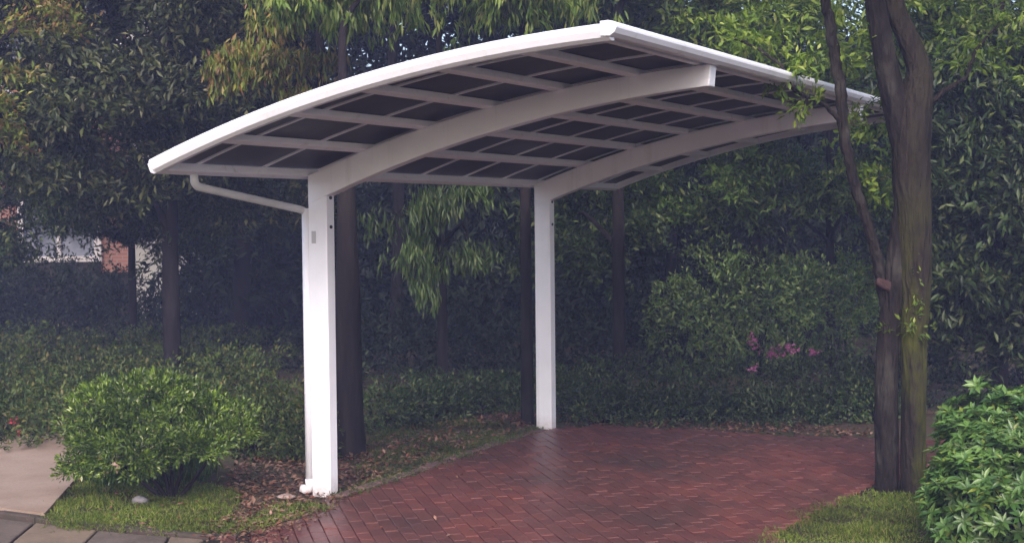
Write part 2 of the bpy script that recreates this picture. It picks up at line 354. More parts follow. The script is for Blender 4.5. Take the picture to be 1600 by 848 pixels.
# paved bay
PAVE_PX = [(200, 930), (300, 862), (372, 818), (440, 800), (520, 786), (560, 771), (640, 745), (720, 716), (800, 689), (850, 675), (930, 668), (1050, 674),
           (1200, 684), (1370, 688), (1500, 694), (1490, 712), (1420, 738), (1330, 776), (1262, 806), (1205, 850), (1150, 930)]
PAVE = [gp(*p) for p in PAVE_PX]
base = sheet('parking_bay', PAVE, .004, .03, JOINT)
def inside(p, poly):
    c = False; n = len(poly)
    for i in range(n):
        a, b = poly[i], poly[(i + 1) % n]
        if (a[1] > p[1]) != (b[1] > p[1]) and p[0] < (b[0] - a[0]) * (p[1] - a[1]) / (b[1] - a[1]) + a[0]: c = not c
    return c
def brick_template(l, wd, h=.05, bv=.003):
    hx, hy = l / 2, wd / 2
    V = [(-hx, -hy, -h), (hx, -hy, -h), (hx, hy, -h), (-hx, hy, -h), (-hx, -hy, -bv), (hx, -hy, -bv), (hx, hy, -bv), (-hx, hy, -bv),
         (-hx + bv, -hy + bv, 0), (hx - bv, -hy + bv, 0), (hx - bv, hy - bv, 0), (-hx + bv, hy - bv, 0)]
    F = [(8, 9, 10, 11)] + [(a, (a + 1) % 4, (a + 1) % 4 + 4, a + 4) for a in range(4)] + [(a + 4, (a + 1) % 4 + 4, (a + 1) % 4 + 8, a + 8) for a in range(4)]
    return V, F
BL, BW, J = .170, .083, .005
ang = YAW + .23; ca, sa = math.cos(ang), math.sin(ang); cen = gp(900, 760)
RAG = [gp(*q_) for q_ in [(200, 930), (300, 862), (372, 818), (440, 800), (520, 786), (540, 798), (440, 822), (400, 860), (340, 930)]]
spots = []
for i in range(-56, 57):
    for j in range(-88, 89):
        u = (i + (.5 if j % 2 else 0)) * (BL + J); v = j * (BW + J)
        p = (cen[0] + u * ca - v * sa, cen[1] + u * sa + v * ca)
        if inside(p, PAVE) and not (inside(p, RAG) and random.random() < .55): spots.append((math.hypot(p[0] - CAM[0], p[1] - CAM[1]), p))
spots.sort()
BV, BF = brick_template(BL, BW)
bme = mesh('brick', BV, BF); bme.materials.append(PAVER)
vis = []
for d, p in spots:
    dd = np.array(p) - CAM[:2]; f = dd @ FH; s = dd @ RH
    px_ = 800 + FPX * s / f; py_ = 424 + FPX * math.tan(math.atan2(CAM[2], f) + PITCH)
    vis.append(-40 < px_ < 1640 and py_ < 852)
single = [k for k, vv in enumerate(vis) if vv][:300]; ss = set(single)
rest = MB()
for k, (d, p) in enumerate(spots):
    R = Matrix.Rotation(ang + random.uniform(-.02, .02), 4, 'Z') @ Matrix.Rotation(random.uniform(-.010, .010), 4, 'X') @ Matrix.Rotation(random.uniform(-.008, .008), 4, 'Y')
    M = Matrix.Translation((p[0], p[1], .028 + random.uniform(-.003, .003))) @ R
    if k in ss:
        o = bpy.data.objects.new('brick', bme); COL.objects.link(o); o.parent = base; o.matrix_local = M
    else:
        rest.add([M @ Vector(v) for v in BV], BF)
o = sub('brick_field', rest.me('brick_field'), PAVER, base); o['kind'] = 'stuff'
# edging course along the left side of the bay
edge = [gp(*p) for p in [(520, 786), (560, 771), (640, 745), (720, 716), (800, 689), (850, 675)]]
eroot = thing('edging', (edge[0][0], edge[0][1], 0), 'row of pale red edging bricks between the brick bay and the leafy soil', 'kerb')
ev = mesh('edging_brick', *brick_template(.2, .09, .08, .007)); ev.materials.append(mat('edging_clay', (.15, .085, .085), .8, .2, noise=(8, (.09, .06, .055), .4, .7), bump=(70, .4, .005)))
for a, b in zip(edge[:-1], edge[1:]):
    a = Vector((*a, 0)); b = Vector((*b, 0)); L_ = (b - a).length; n = max(1, int(L_ / .21))
    for k in range(n):
        p = a.lerp(b, (k + .5) / n); r = math.atan2(b.y - a.y, b.x - a.x)
        o = bpy.data.objects.new('brick', ev); COL.objects.link(o); o.parent = eroot
        o.matrix_local = Matrix.Translation(p + Vector((0, 0, .038 + random.uniform(-.004, .006))) - Vector(eroot.location)) @ Matrix.Rotation(r + random.uniform(-.04, .04), 4, 'Z')

# pink path on the left, slabs along the road edge at bottom left, kerb
sheet('path', [gp(*p) for p in [(-260, 700), (-100, 697), (60, 691), (150, 690), (150, 720), (112, 760), (70, 808), (0, 800), (-260, 780)]], .03, .06, PATHM)
sheet('path', [gp(*p) for p in [(-260, 694), (-100, 690), (0, 687), (60, 683), (140, 682), (140, 688), (60, 689.5), (0, 693.5), (-100, 696), (-260, 699)]], .034, .06, PATHM)
kr = sheet('pavement', [gp(*p) for p in [(-300, 792), (0, 812), (80, 822), (180, 834), (280, 842), (330, 846), (300, 870), (200, 940), (-300, 940)]], .006, .05, JOINT)
slabs = [([(-120, 806), (0, 816), (52, 822), (18, 850), (-10, 880), (-120, 880)], SLAB1), ([(56, 822.5), (100, 828), (150, 834), (118, 866), (100, 885), (-5, 885), (22, 851)], SLAB2),
         ([(154, 834.5), (215, 841), (262, 844), (240, 890), (106, 885), (122, 866)], SLAB1), ([(266, 844.5), (300, 847), (318, 849), (290, 872), (270, 892), (245, 890)], SLAB2)]
for pl, m_ in slabs:
    o = sheet('slab', [gp(*p) for p in pl], .026, .03, m_, kind=None); o.parent = kr
    bevel(o, .006, 1)
kb = thing('kerb', (*gp(60, 815), 0), 'dark low kerb stones between the pink path, the grass and the paved road edge', 'kerb')
kl = [(-300, 786), (-150, 798), (0, 804), (60, 812), (120, 821), (200, 829), (280, 837), (330, 842), (372, 842)]
for a, b in zip(kl[:-1], kl[1:]):
    A = Vector((*gp(*a), 0)); B = Vector((*gp(*b), 0)); d = B - A; n = Vector((-d.y, d.x, 0)).normalized() * .034
    q = [A + n + d * .01, B + n - d * .01, B - n - d * .01, A - n + d * .01]
    o = sheet('kerb_stone', [(v.x, v.y) for v in q], .028, .10, KERBM, kind=None, parent=kb); bevel(o, .012, 2)
# brownish path glimpsed behind the big tree
sheet('footpath', [gp(*p) for p in [(1380, 640), (1700, 650), (1700, 600), (1440, 598), (1400, 605)]], .006, .03, mat('worn_path', (.15, .10, .085), .9, .1, noise=(4, (.09, .075, .055), .4, .7), bump=(30, .6, .02)))

# ================================================================== CARPORT
W, ZT, H, BUL, LEN = 3.0, 2.829, 2.25, .118, 6.62
p0 = Vector((0, 0, H)); p1 = Vector((W, 0, ZT)); dch = p1 - p0; cch = dch.length; uch = dch / cch; nch = Vector((-uch.z, 0, uch.x))
RAD = (cch * cch / 4 + BUL * BUL) / (2 * BUL); TH = math.asin(cch / 2 / RAD)
def arc(t, off=0.0):
    a = -TH + 2 * TH * t
    return (p0 + p1) / 2 + uch * (RAD + off) * math.sin(a) + nch * ((RAD + off) * math.cos(a) - (RAD - BUL))
def arcn(t):
    a = -TH + 2 * TH * t; return uch * math.sin(a) + nch * math.cos(a)
cp = thing('carport', (0.12, 1.48, 0), 'white cantilever carport with an arched roof of smoked panels on two square posts', 'carport')
def sweep(profile, t0, t1, n, name, m, y0=0.0, parent=cp, smooth=False):
    """profile: list of (y, offset) swept along the roof arch"""
    V = []; F = []; k = len(profile)
    for i in range(n + 1):
        t = t0 + (t1 - t0) * i / n
        for (y, off) in profile:
            q = arc(t, off); V.append((q.x, y0 + y, q.z))
    for i in range(n):
        for j in range(k):
            a = i * k + j; b = i * k + (j + 1) % k; F.append((a, b, b + k, a + k))
    F.append(tuple(range(k))[::-1]); F.append(tuple(n * k + j for j in range(k)))
    o = link(name, mesh(name, V, F, False), m, parent)
    import bmesh
    bm = bmesh.new(); bm.from_mesh(o.data); bmesh.ops.recalc_face_normals(bm, faces=bm.faces); bm.to_mesh(o.data); bm.free()
    return o
# edge trims on the two gables (rounded outside)
prof = [(.022, -.052), (-.016, -.052), (-.042, -.036), (-.058, -.004), (-.058, .014), (-.044, .030), (-.015, .038), (.045, .038), (.045, .028), (.022, .024)]
g1 = sweep(prof, -.004, 1.004, 28, 'gable_trim', WHITE)
g2 = sweep([(LEN - y, o_) for y, o_ in prof], -.004, 1.004, 28, 'gable_trim', WHITE)
for g in (g1, g2): bevel(g, .003, 1)
def ybar(name, t, prof, y0, y1, m, n=1):
    """profile: (along arch, normal) swept along y at arch parameter t"""
    c = arc(t); nn = arcn(t); tt = Vector((nn.z, 0, -nn.x)); V = []; F = []; k = len(prof)
    for y in (y0, y1):
        for a, b in prof: q = c + tt * a + nn * b; V.append((q.x, y, q.z))
    for j in range(k): F.append((j, (j + 1) % k, (j + 1) % k + k, j + k))
    F.append(tuple(range(k))[::-1]); F.append(tuple(range(k, 2 * k)))
    import bmesh
    o = link(name, mesh(name, V, F), m, cp); bm = bmesh.new(); bm.from_mesh(o.data); bmesh.ops.recalc_face_normals(bm, faces=bm.faces); bm.to_mesh(o.data); bm.free()
    return bevel(o, .003, 1)
fas = [(-.03, -.030), (.020, -.034), (.045, -.020), (.060, .004), (.060, .018), (.044, .036), (.015, .044), (-.03, .044)]
ybar('front_fascia', 1.0, fas, -.056, LEN + .056, WHITE)
ybar('rear_gutter', 0.0, [(.035, -.052), (-.03, -.052), (-.052, -.035), (-.056, .022), (-.046, .022), (-.04, -.01), (.035, .0)], -.02, LEN + .02, ALU)
for k in range(1, 6):
    ybar('purlin', k / 6, [(-.034, -.044), (.034, -.044), (.034, -.002), (-.034, -.002)], .021, LEN - .021, ALU)
ybar('purlin', .968, [(-.018, -.028), (.018, -.028), (.018, -.002), (-.018, -.002)], .021, LEN - .021, ALU)
BARS = [.33, .98, 1.60, 2.29, 2.94, 3.59, 4.25, 4.90, 5.55, 6.22]
for y in BARS:
    sweep([(y - .013, -.006), (y + .013, -.006), (y + .013, .020), (y - .013, .020)], .005, .985, 18, 'glazing_bar', WHITE)
ys = [.022] + BARS + [LEN - .022]
for a, b in zip(ys[:-1], ys[1:]):
    for k in range(6):
        t0 = max(k / 6 + .0015, .008); t1 = min((k + 1) / 6 - .0015, .988)
        sweep([(a + .0135 if a in BARS else a, .004), (b - .0135 if b in BARS else b, .004), (b - .0135 if b in BARS else b, .012), (a + .0135 if a in BARS else a, .012)], t0, t1, 4, 'roof_panel', PANEL)
# posts, beams
def post_and_beam(yc, px0, px1, xe, hw=.045, plate=False):
    V = []; F = []
    mb = MB(); mb.box(((px0 + px1) / 2, yc, 1.095), (px1 - px0, hw * 2, 2.21))
    po = link('post', mb.me('post'), WHITE, cp); bevel(po, .006, 2)
    # shallow grooves of the extruded post, front face
    for z in (2.06, 1.86):
        b = MB(); b.tube([(px1 + .0005, yc - .002, z), (px1 + .009, yc - .002, z)], .012, 10); sub('bolt', b.me('bolt'), BOLT, po)
    # base shoe
    top = []; bot = []; N = 26
    xs0, xs1 = px0, xe
    for i in range(N + 1):
        x = xs0 + (xs1 - xs0) * i / N; t = min(max((x - .0) / W, 0), 1)
        for _ in range(6): t += (x - arc(t).x) / W
        f = i / N
        zt = arc(t).z - .050 + .020 * f; dep = .05 * (1 - f) ** 1.2 + .150 + (-.022 * f)
        if x < px1 + .01: dep = max(dep, .19)
        top.append((x, zt)); bot.append((x, zt - dep))
    # slanted nose
    top[-1] = (top[-1][0], top[-1][1]); bot[-1] = (bot[-1][0] - .012, bot[-1][1])
    hw2 = hw + .003; k = N + 1
    V = [(x, yc - hw2, z) for x, z in top] + [(x, yc - hw2, z) for x, z in bot] + [(x, yc + hw2, z) for x, z in top] + [(x, yc + hw2, z) for x, z in bot]
    for i in range(N):
        F += [(i, i + 1, k + i + 1, k + i), (2 * k + i, 3 * k + i, 3 * k + i + 1, 2 * k + i + 1), (i, 2 * k + i, 2 * k + i + 1, i + 1), (k + i, k + i + 1, 3 * k + i + 1, 3 * k + i)]
    F += [(0, k, 3 * k, 2 * k), (N, 2 * k + N, 3 * k + N, k + N)]
    import bmesh
    me = mesh('beam', V, F); bm = bmesh.new(); bm.from_mesh(me); bmesh.ops.recalc_face_normals(bm, faces=bm.faces); bm.to_mesh(me); bm.free()
    bevel(link('beam', me, WHITE, cp), .006, 2)
    return po
PB1 = post_and_beam(1.49, .040, .195, W - .012)
PB2 = post_and_beam(4.84, .040, .195, W - .012)
b = MB(); b.box((.085, 1.49 - .0475, 1.79), (.034, .004, .085)); sub('name_plate', b.me('name_plate'), PLATE, PB1)
# downpipe: outlet under the gutter, slanting run along the eave, drop beside the near post
def arcpts(a, b, c, n=5):
    a, b, c = Vector(a), Vector(b), Vector(c); return [((1 - t) ** 2) * a + 2 * t * (1 - t) * b + t * t * c for t in [i / n for i in range(n + 1)]]
xg = .0
b = MB(); b.tube([(xg, .33, 2.2), (xg, .33, 2.17)] + arcpts((xg, .33, 2.165), (xg, .33, 2.125), (xg, .39, 2.115)) + [(xg - .01, 1.40, 1.985)] + arcpts((xg - .01, 1.43, 1.98), (xg, 1.46, 1.975), (.008, 1.462, 1.93)), .026, 14)
link('slanting_drainpipe', b.me('drain', True), GREYPIPE, cp)
b = MB(); b.tube([(.010, 1.462, 1.99), (.010, 1.462, .10)], .032, 16)
link('drainpipe', b.me('drainpipe', True), WHITE, cp)
b = MB(); b.tube([(.010, 1.462, .11), (.010, 1.462, .07)] + arcpts((.010, 1.462, .068), (.010, 1.462, .034), (-.03, 1.455, .034)) + [(-.055, 1.45, .034)], .035, 14)
link('drain_outlet', b.me('drain_outlet', True), WHITE, cp)

# ================================================================== HOUSE far left
def house():
    dep = 33.0
    x0, y0 = dp(-420, dep); ori = Vector((x0, y0, 0))
    rx = Vector((RH[0], RH[1], 0)); fx = Vector((FH[0], FH[1], 0))
    t = thing('house', (x0, y0, 0), 'red brick house with white window frames glimpsed through the trees on the left', 'house')
    def s_of(px): return (px + 420) / FPX * dep * KD
    def wallbox(name, s0, s1, z0, z1, m, off=0.0, th=.3, par=None):
        mb = MB(); M = Matrix((rx, fx, Vector((0, 0, 1)))).transposed()
        c = ori + rx * ((s0 + s1) / 2) + fx * (off + th / 2) + Vector((0, 0, (z0 + z1) / 2))
        mb.box(c, (s1 - s0, th, z1 - z0), M=M); me = mb.me(name)
        uv = me.uv_layers.new(name='UVMap')
        for lp in me.loops:
            v = me.vertices[lp.vertex_index].co - ori; uv.data[lp.index].uv = (v.dot(rx), v.z)
        return link(name, me, m, t) if par is None else sub(name, me, m, par)
    S = s_of; Z = lambda py: zp(py, dep, 100)
    wl = wallbox('wall', S(-420), S(205), -.1, 6.4, HOUSEB)
    wallbox('wall', S(205.2), S(330), -.1, 6.2, RENDER_W, -.12, .4)
    wallbox('dark_base_cover', S(-419), S(158), -.08, Z(409), mat('dark_cover', (.040, .032, .028), .9, .1, noise=(2, (.02, .02, .016), .4, .7)), -.10, .3)  # dark boxes added over the lower brick to keep it from showing
    wallbox('dark_base_cover', S(158.5), S(204), -.08, Z(426), mat('dark_cover_low', (.040, .032, .028), .9, .1, noise=(2, (.02, .02, .016), .4, .7)), -.10, .3)
    for a, bb, zz0, zz1 in ((40, 150, 400, 318), (-120, -20, 400, 318), (-90, 60, 140, 40), (120, 190, 140, 60)):
        f = wallbox('window', S(a), S(bb), Z(zz0), Z(zz1), GLASS, -.05, .04)
        wd = .11
        for (q0, q1, r0, r1, nm) in ((S(a) - wd, S(a), Z(zz0) - .02, Z(zz1) + .1, 'frame'), (S(bb), S(bb) + wd + .04, Z(zz0) - .12, Z(zz1) + .1, 'frame'), (S(a), S(bb), Z(zz1), Z(zz1) + .1, 'frame'), (S(a) - .1, S(bb), Z(zz0) - .12, Z(zz0), 'sill'), ((S(a) + S(bb)) / 2 - .04, (S(a) + S(bb)) / 2 + .04, Z(zz0) + .003, Z(zz1) - .003, 'mullion')):
            wallbox(nm, q0, q1, r0, r1, FRAMEW, -.12, .1, par=f)
    rf = MB(); a = ori + rx * (-.4) + fx * (-.5) + Vector((0, 0, 6.35)); L2 = S(205) + .8
    V = [a, a + rx * L2, a + rx * L2 + fx * 4 + Vector((0, 0, 2)), a + fx * 4 + Vector((0, 0, 2))]
    V2 = [v - Vector((0, 0, .15)) for v in V]; rf.add(V + V2, [(0, 1, 2, 3), (7, 6, 5, 4), (0, 4, 5, 1), (1, 5, 6, 2), (2, 6, 7, 3), (3, 7, 4, 0)])
    link('roof', rf.me('roof'), ROOFT, t)
house()

# ================================================================== TREES
B = lambda px, py, dep, r, n, per, ln, spread, **k: (tuple(v3(px, py, dep)), r, n, per, ln, spread) + tuple(k.get(q, dflt) for q, dflt in (('droop', 0.0), ('shell', .5), ('lump', .25), ('asp', .34)))
# 1 dark tree with trunk at the left
tree('broadleaf_tree', 266, 17.0, 'dark tree with a straight trunk left of the carport, its branches over the house', .095, 6.5, BARK_D, L_OLIVE,
     [B(190, 190, 16.5, (1.3, 1.3, .95), 1500, 12, .10, .10), B(330, 130, 17.5, (1.2, 1.2, 1.0), 1100, 12, .10, .10), B(60, 60, 18, (1.6, 1.6, 1.1), 1300, 12, .11, .11),
      B(300, -60, 17.0, (1.9, 1.6, 1.1), 1300, 12, .11, .11), B(60, -160, 17.5, (1.8, 1.8, 1.2), 900, 11, .13, .12), B(390, 250, 18, (1.1, 1.0, .8), 900, 12, .09, .10)])
# 2 low small tree in front of house
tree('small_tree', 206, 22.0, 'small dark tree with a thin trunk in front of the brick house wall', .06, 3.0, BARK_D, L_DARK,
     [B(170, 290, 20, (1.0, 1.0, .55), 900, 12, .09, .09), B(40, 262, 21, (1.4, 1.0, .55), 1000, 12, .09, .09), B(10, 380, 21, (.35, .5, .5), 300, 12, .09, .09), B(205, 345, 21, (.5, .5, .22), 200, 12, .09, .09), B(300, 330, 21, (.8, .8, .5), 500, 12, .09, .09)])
tree('leafy_tree', -60, 15.0, 'tree at the left edge with mixed green and rusty leaves', .08, 5, BARK_D, L_RUST,
     [B(0, 165, 14.5, (.30, .4, .42), 150, 9, .075, .07), B(60, 30, 16, (.45, .5, .25), 120, 9, .08, .08)])
# 3 tree behind the near post
x3, y3 = gp(545, 703)
tree('young_tree', 543, 12.9, 'tree whose dark trunk rises right behind the near white post', .118, 2.95, BARK_D, L_MANGO,
     [B(590, -18, 14.0, (.62, .6, .26), 260, 11, .12, .07, droop=1.3, asp=.21), B(760, -26, 14.4, (.60, .6, .24), 250, 11, .12, .07, droop=1.3, asp=.21), B(870, -30, 14.6, (.5, .6, .24), 190, 11, .12, .07, droop=1.3, asp=.21),
      B(520, -8, 13.8, (.40, .6, .24), 150, 11, .11, .07, droop=1.2, asp=.21), B(650, -190, 14, (1.5, 1.3, .6), 600, 11, .13, .10, droop=.9, asp=.22)], limbs=1)
# rusty-leaved tree
tree('rusty_tree', 505, 15.5, 'tree with yellow and rust coloured leaves above the left slope of the roof', .07, 5.0, BARK_D, L_RUST,
     [B(385, 90, 14.5, (.30, .30, .26), 150, 9, .10, .06, droop=1.0, asp=.25), B(455, 108, 14.6, (.30, .3, .22), 130, 9, .10, .06, droop=1.0, asp=.25), B(440, 30, 14.8, (.26, .3, .22), 90, 9, .10, .06, droop=1.0, asp=.25), B(510, 95, 15, (.2, .3, .16), 50, 9, .10, .06, droop=1.0, asp=.25)])
# hanging foliage between the posts
tree('weeping_tree', 690, 17.5, 'tree with long drooping leaves hanging between the two posts', .06, 4.8, BARK_D, L_WEEP,
     [B(700, 315, 16.0, (.42, .4, .28), 120, 10, .12, .07, droop=1.5, asp=.2), B(650, 385, 16, (.30, .25, .20), 75, 10, .12, .07, droop=1.5, asp=.2), B(735, 385, 16.4, (.28, .3, .24), 60, 10, .11, .07, droop=1.4, asp=.2), B(662, 440, 16, (.17, .2, .16), 45, 10, .12, .06, droop=1.8, asp=.2), B(610, 340, 16.5, (.25, .3, .15), 24, 9, .11, .08, droop=1.2, asp=.2)])
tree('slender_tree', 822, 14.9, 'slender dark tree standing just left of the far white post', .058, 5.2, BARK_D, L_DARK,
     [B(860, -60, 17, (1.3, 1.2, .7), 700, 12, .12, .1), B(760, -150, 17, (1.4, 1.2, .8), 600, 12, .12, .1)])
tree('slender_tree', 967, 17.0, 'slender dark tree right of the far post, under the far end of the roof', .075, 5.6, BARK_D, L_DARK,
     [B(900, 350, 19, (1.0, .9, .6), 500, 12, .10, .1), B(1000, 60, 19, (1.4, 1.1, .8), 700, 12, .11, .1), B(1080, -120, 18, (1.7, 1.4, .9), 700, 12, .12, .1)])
tree('bright_tree', 1180, 20.0, 'bright yellow green leafy tree behind the top edge of the carport roof', .09, 7.0, BARK_D, L_BRIGHT,
     [B(1010, 5, 18.5, (.8, .8, .45), 420, 12, .11, .1), B(1130, 25, 18.0, (.9, .8, .6), 560, 12, .11, .1), B(1250, 70, 18.0, (.9, .8, .65), 560, 12, .11, .1), B(1350, 90, 18.5, (.8, .8, .7), 460, 12, .11, .1),
      B(1160, -120, 19, (2.0, 1.5, .8), 800, 12, .13, .12), B(1370, 250, 19, (.55, .55, .6), 300, 12, .10, .08)])
tree('thin_tree', 1297, 20.5, 'thin straight dark trunk against the bright green shrubs at the back', .06, 5.0, BARK_D, L_MID,
     [B(1230, 270, 19.5, (1.1, .9, .5), 420, 12, .10, .1), B(1090, 300, 20, (1.2, .9, .5), 420, 12, .10, .1), B(1330, 300, 19.5, (.6, .6, .45), 260, 12, .10, .09)])
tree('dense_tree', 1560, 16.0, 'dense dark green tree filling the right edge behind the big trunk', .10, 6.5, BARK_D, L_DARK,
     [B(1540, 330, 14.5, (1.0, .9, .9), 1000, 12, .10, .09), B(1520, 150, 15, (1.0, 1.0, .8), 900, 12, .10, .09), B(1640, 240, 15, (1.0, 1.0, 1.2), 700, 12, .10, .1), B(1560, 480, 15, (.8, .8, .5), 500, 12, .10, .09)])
tree('bright_tree', 1640, 17.0, 'bright green tree with leaves in the top right corner', .09, 6.5, BARK_D, L_BRIGHT,
     [B(1540, 30, 15.0, (.75, .7, .45), 380, 12, .10, .09), B(1470, 10, 15.5, (.5, .5, .35), 200, 12, .10, .09), B(1600, 110, 15.0, (.45, .5, .35), 200, 12, .10, .09), B(1600, -150, 16, (1.8, 1.5, .9), 700, 12, .12, .1)])
tree('post_like_tree', 1472, 21.0, 'short brown trunk visible to the right of the big double tree', .08, 4.0, BARK_M, L_DARK,
     [B(1470, 300, 21, (1.2, 1.0, .8), 500, 12, .10, .1)])

# the big double tree at the right
def big_tree():
    d = 10.75; bx, by = dp(1405, d)
    t = thing('double_tree', (bx, by, 0), 'large mossy tree of two joined trunks on the right grass, forked at the top', 'tree')
    def q(px, py, r, dd=0.0): v = v3(px, py, d + dd); return (v.x, v.y, v.z, r)
    m = MB()
    limb(m, [q(1424, 800, .105, -.03), q(1427, 770, .086, -.03), q(1428, 640, .080, -.03), q(1428, 520, .088), q(1430, 420, .110), q(1426, 300, .122), q(1425, 200, .128), q(1434, 140, .100), q(1436, 108, .078), q(1420, 62, .070), q(1402, 20, .066), q(1385, -60, .06), q(1370, -160, .05)], 12, 20, .05, .01)
    link('trunk', m.me('trunk', True), BARK_MOSS, t)
    m = MB()
    limb(m, [q(1387, 800, .100, .05), q(1387, 765, .082, .05), q(1386, 640, .078, .05), q(1388, 540, .075, .05), q(1398, 440, .070, .03), q(1410, 330, .060, .02), q(1422, 270, .04, .0)], 10, 16, .06, .01)
    o = link('trunk', m.me('second_trunk', True), BARK_M, t); o['label'] = 'left trunk, plain brown bark'
    m = MB(); limb(m, [q(1420, 260, .08, .02), q(1408, 200, .088), q(1392, 130, .080), q(1378, 60, .072), q(1368, 0, .070), q(1360, -120, .05)], 9, 14, .05, .01)
    link('fork', m.me('fork', True), BARK_M, t)
    m = MB(); limb(m, [q(1392, 520, .045, .05), q(1378, 440, .042, .05), q(1362, 370, .036, .05), q(1340, 300, .036, .05), q(1322, 220, .038, .05), q(1312, 130, .040, .05), q(1302, 60, .038, .05), q(1290, 0, .034, .05), q(1270, -110, .03, .05)], 8, 12, .10, .2)
    link('limb', m.me('limb', True), BARK_M, t)
    m = MB(); limb(m, [q(1318, 195, .020, .05), q(1290, 165, .016, .0), q(1240, 140, .014, -.05), q(1222, 105, .012, -.1), q(1180, 75, .009, -.1), q(1145, 62, .005, -.1)], 7, 8, .05, .3)
    link('branch', m.me('branch', True), BARK_M, t)
    m = MB(); limb(m, [q(1226, 112, .010, -.1), q(1250, 118, .007, -.1), q(1262, 100, .004, -.1)], 5, 6)
    link('branch', m.me('twig', True), BARK_M, t)
    m = MB(); limb(m, [q(1448, 165, .022), q(1480, 140, .018, .05), q(1510, 120, .014, .1), q(1525, 80, .011, .1), q(1560, 40, .006, .15)], 6, 8, .05, .3)
    link('branch', m.me('side_limb', True), BARK_M, t)
    m = MB(); limb(m, [q(1392, 452, .040, .02), q(1382, 446, .036, -.02), q(1372, 441, .030, -.05), q(1369, 440, .024, -.055)], 4, 12, .25)
    link('cut_stub', m.me('cut_stub', True), CUT, t)
    crown('crown', t, L_BRIGHT, *[blob(*B(px, py, d + dd, r, n, 9, .075, .07)) for px, py, dd, r, n in
          ((1230, 115, .0, (.16, .2, .10), 22), (1175, 60, 0, (.2, .2, .12), 26), (1330, 60, .3, (.25, .25, .2), 40), (1355, 200, .5, (.16, .2, .22), 30), (1260, 165, 0, (.12, .15, .06), 10),
           (1530, 70, .3, (.25, .25, .18), 34), (1380, 290, .4, (.12, .15, .16), 18), (1290, -160, 0, (1.1, 1.1, .55), 330), (1480, -170, 0, (1.0, 1.0, .5), 300))])
    crown('ivy', t, L_BRIGHT, blob(tuple(v3(1425, 505, d - .12)), (.10, .06, .10), 12, 5, .05, .04), blob(tuple(v3(1385, 515, d - .10)), (.05, .05, .02), 5, 4, .045, .03), blob(tuple(v3(1436, 440, d - .12)), (.03, .03, .25), 14, 3, .04, .03))
    return t
big_tree()

# ================================================================== SHRUBS AND HEDGES
def shrub(name, px, dep, base_py, label, cat, r, zc, n, per, ln, spread, m, lump=.2, shell=.3, asp=.4, droop=0, stems=5, group=None, flowers=None, core=True):
    x, y = dp(px, dep); t = thing(name, (x, y, 0), label, cat, group)
    bl = [blob((x, y, zc), r, n, per, ln, spread, droop, shell, lump, asp)]
    crown('foliage', t, m, *bl)
    s = MB()
    for k in range(stems):
        a = 2 * math.pi * k / max(stems, 1) + random.uniform(-.3, .3); e = Vector((x + math.cos(a) * r[0] * .5, y + math.sin(a) * r[1] * .5, zc + r[2] * .2))
        limb(s, [(x + math.cos(a) * .02, y + math.sin(a) * .02, -.05, .028), (x + math.cos(a) * r[0] * .2, y + math.sin(a) * r[1] * .2, zc * .55, .02), (*e, .008)], 5, 7)
    if s.V: link('stem', s.me('stem', True), BARK_D, t)
    if flowers:
        C, D, Nn, l, wd = blob((x, y, zc), tuple(q * 1.04 for q in r), flowers[1], 6, flowers[2], .02, 0, .02, 0, .8)
        link('blossom', leafmesh('blossom', C, D, Nn, l, wd), flowers[0], t)
    return t
def multi(name, label, cat, m, parts, loc, stems=True, flowers=None, group=None, kind=None):
    t = thing(name, loc, label, cat, group)
    crown('foliage', t, m, *[blob(*p) for p in parts])
    s = MB()
    for p in parts:
        for k in range(3):
            x, y, z = p[0]; a = random.uniform(0, 6.28)
            limb(s, [(x + math.cos(a) * .04, y + math.sin(a) * .04, -.05, .018), (x + math.cos(a) * p[1][0] * .5, y + math.sin(a) * p[1][1] * .5, z, .008)], 4, 6)
    link('stems', s.me('stems', True), BARK_D, t)['kind'] = 'stuff'
    if flowers:
        fm, spots_, ln = flowers; bl = [blob(c, r, n * 2, 5, ln * .55, .03, 0, .9, 0, .8) for c, r, n in spots_]
        C, D, Nn, l, wd = cat_(*bl); link('blossom', leafmesh('blossom', C, D, Nn, l, wd), fm, t)
    return t
def low(px, py_top, dep, r, n, per=9, ln=.045, spread=.05, asp=.42, shell=.4):
    x, y = dp(px, dep); z = zp(py_top, dep, px) - r[2]
    return ((x, y, z), r, n, per, ln, spread, 0.0, shell, .25, asp)

# round azalea at the left front
ax, ay = dp(250, 11.0)
t = thing('azalea_bush', (ax, ay, 0), 'rounded bright green azalea bush in the grass left of the near post', 'bush')
def tufts(c, r, k, per=26, tr=.055, ln=.034, zcut=-.75, asp=.42):
    """k leafy tufts on the outside of a mound, dark gaps between them"""
    u = rdir(k * 3); u = u[u[:, 2] > zcut][:k]; k = len(u); K = rdir(12); amp = RNG.uniform(-.10, .20, 12)
    rad = 1 + (np.maximum(0, (u @ K.T - .6) / .4) * amp).sum(1); P = np.array(c) + u * (rad * RNG.uniform(.80, 1.03, k))[:, None] * np.array(r)
    C = np.repeat(P, per, 0); U = np.repeat(u, per, 0); m = len(C); v = rdir(m); q = RNG.random((m, 1)) ** .5
    C = C + v * q * tr * np.array([1.1, 1.1, .75]) * RNG.uniform(.7, 1.25, (k, 1)).repeat(per, 0)
    D = v * .8 + U * .7 + np.array([0, 0, .35]); Nn = U * .5 + rdir(m) * .6 + np.array([0, 0, .7]); l = ln * RNG.uniform(.6, 1.3, m)
    return C, D, Nn, l, l * asp * RNG.uniform(.8, 1.2, m)
def q3(px, py, d=10.9): return tuple(v3(px, py, d))
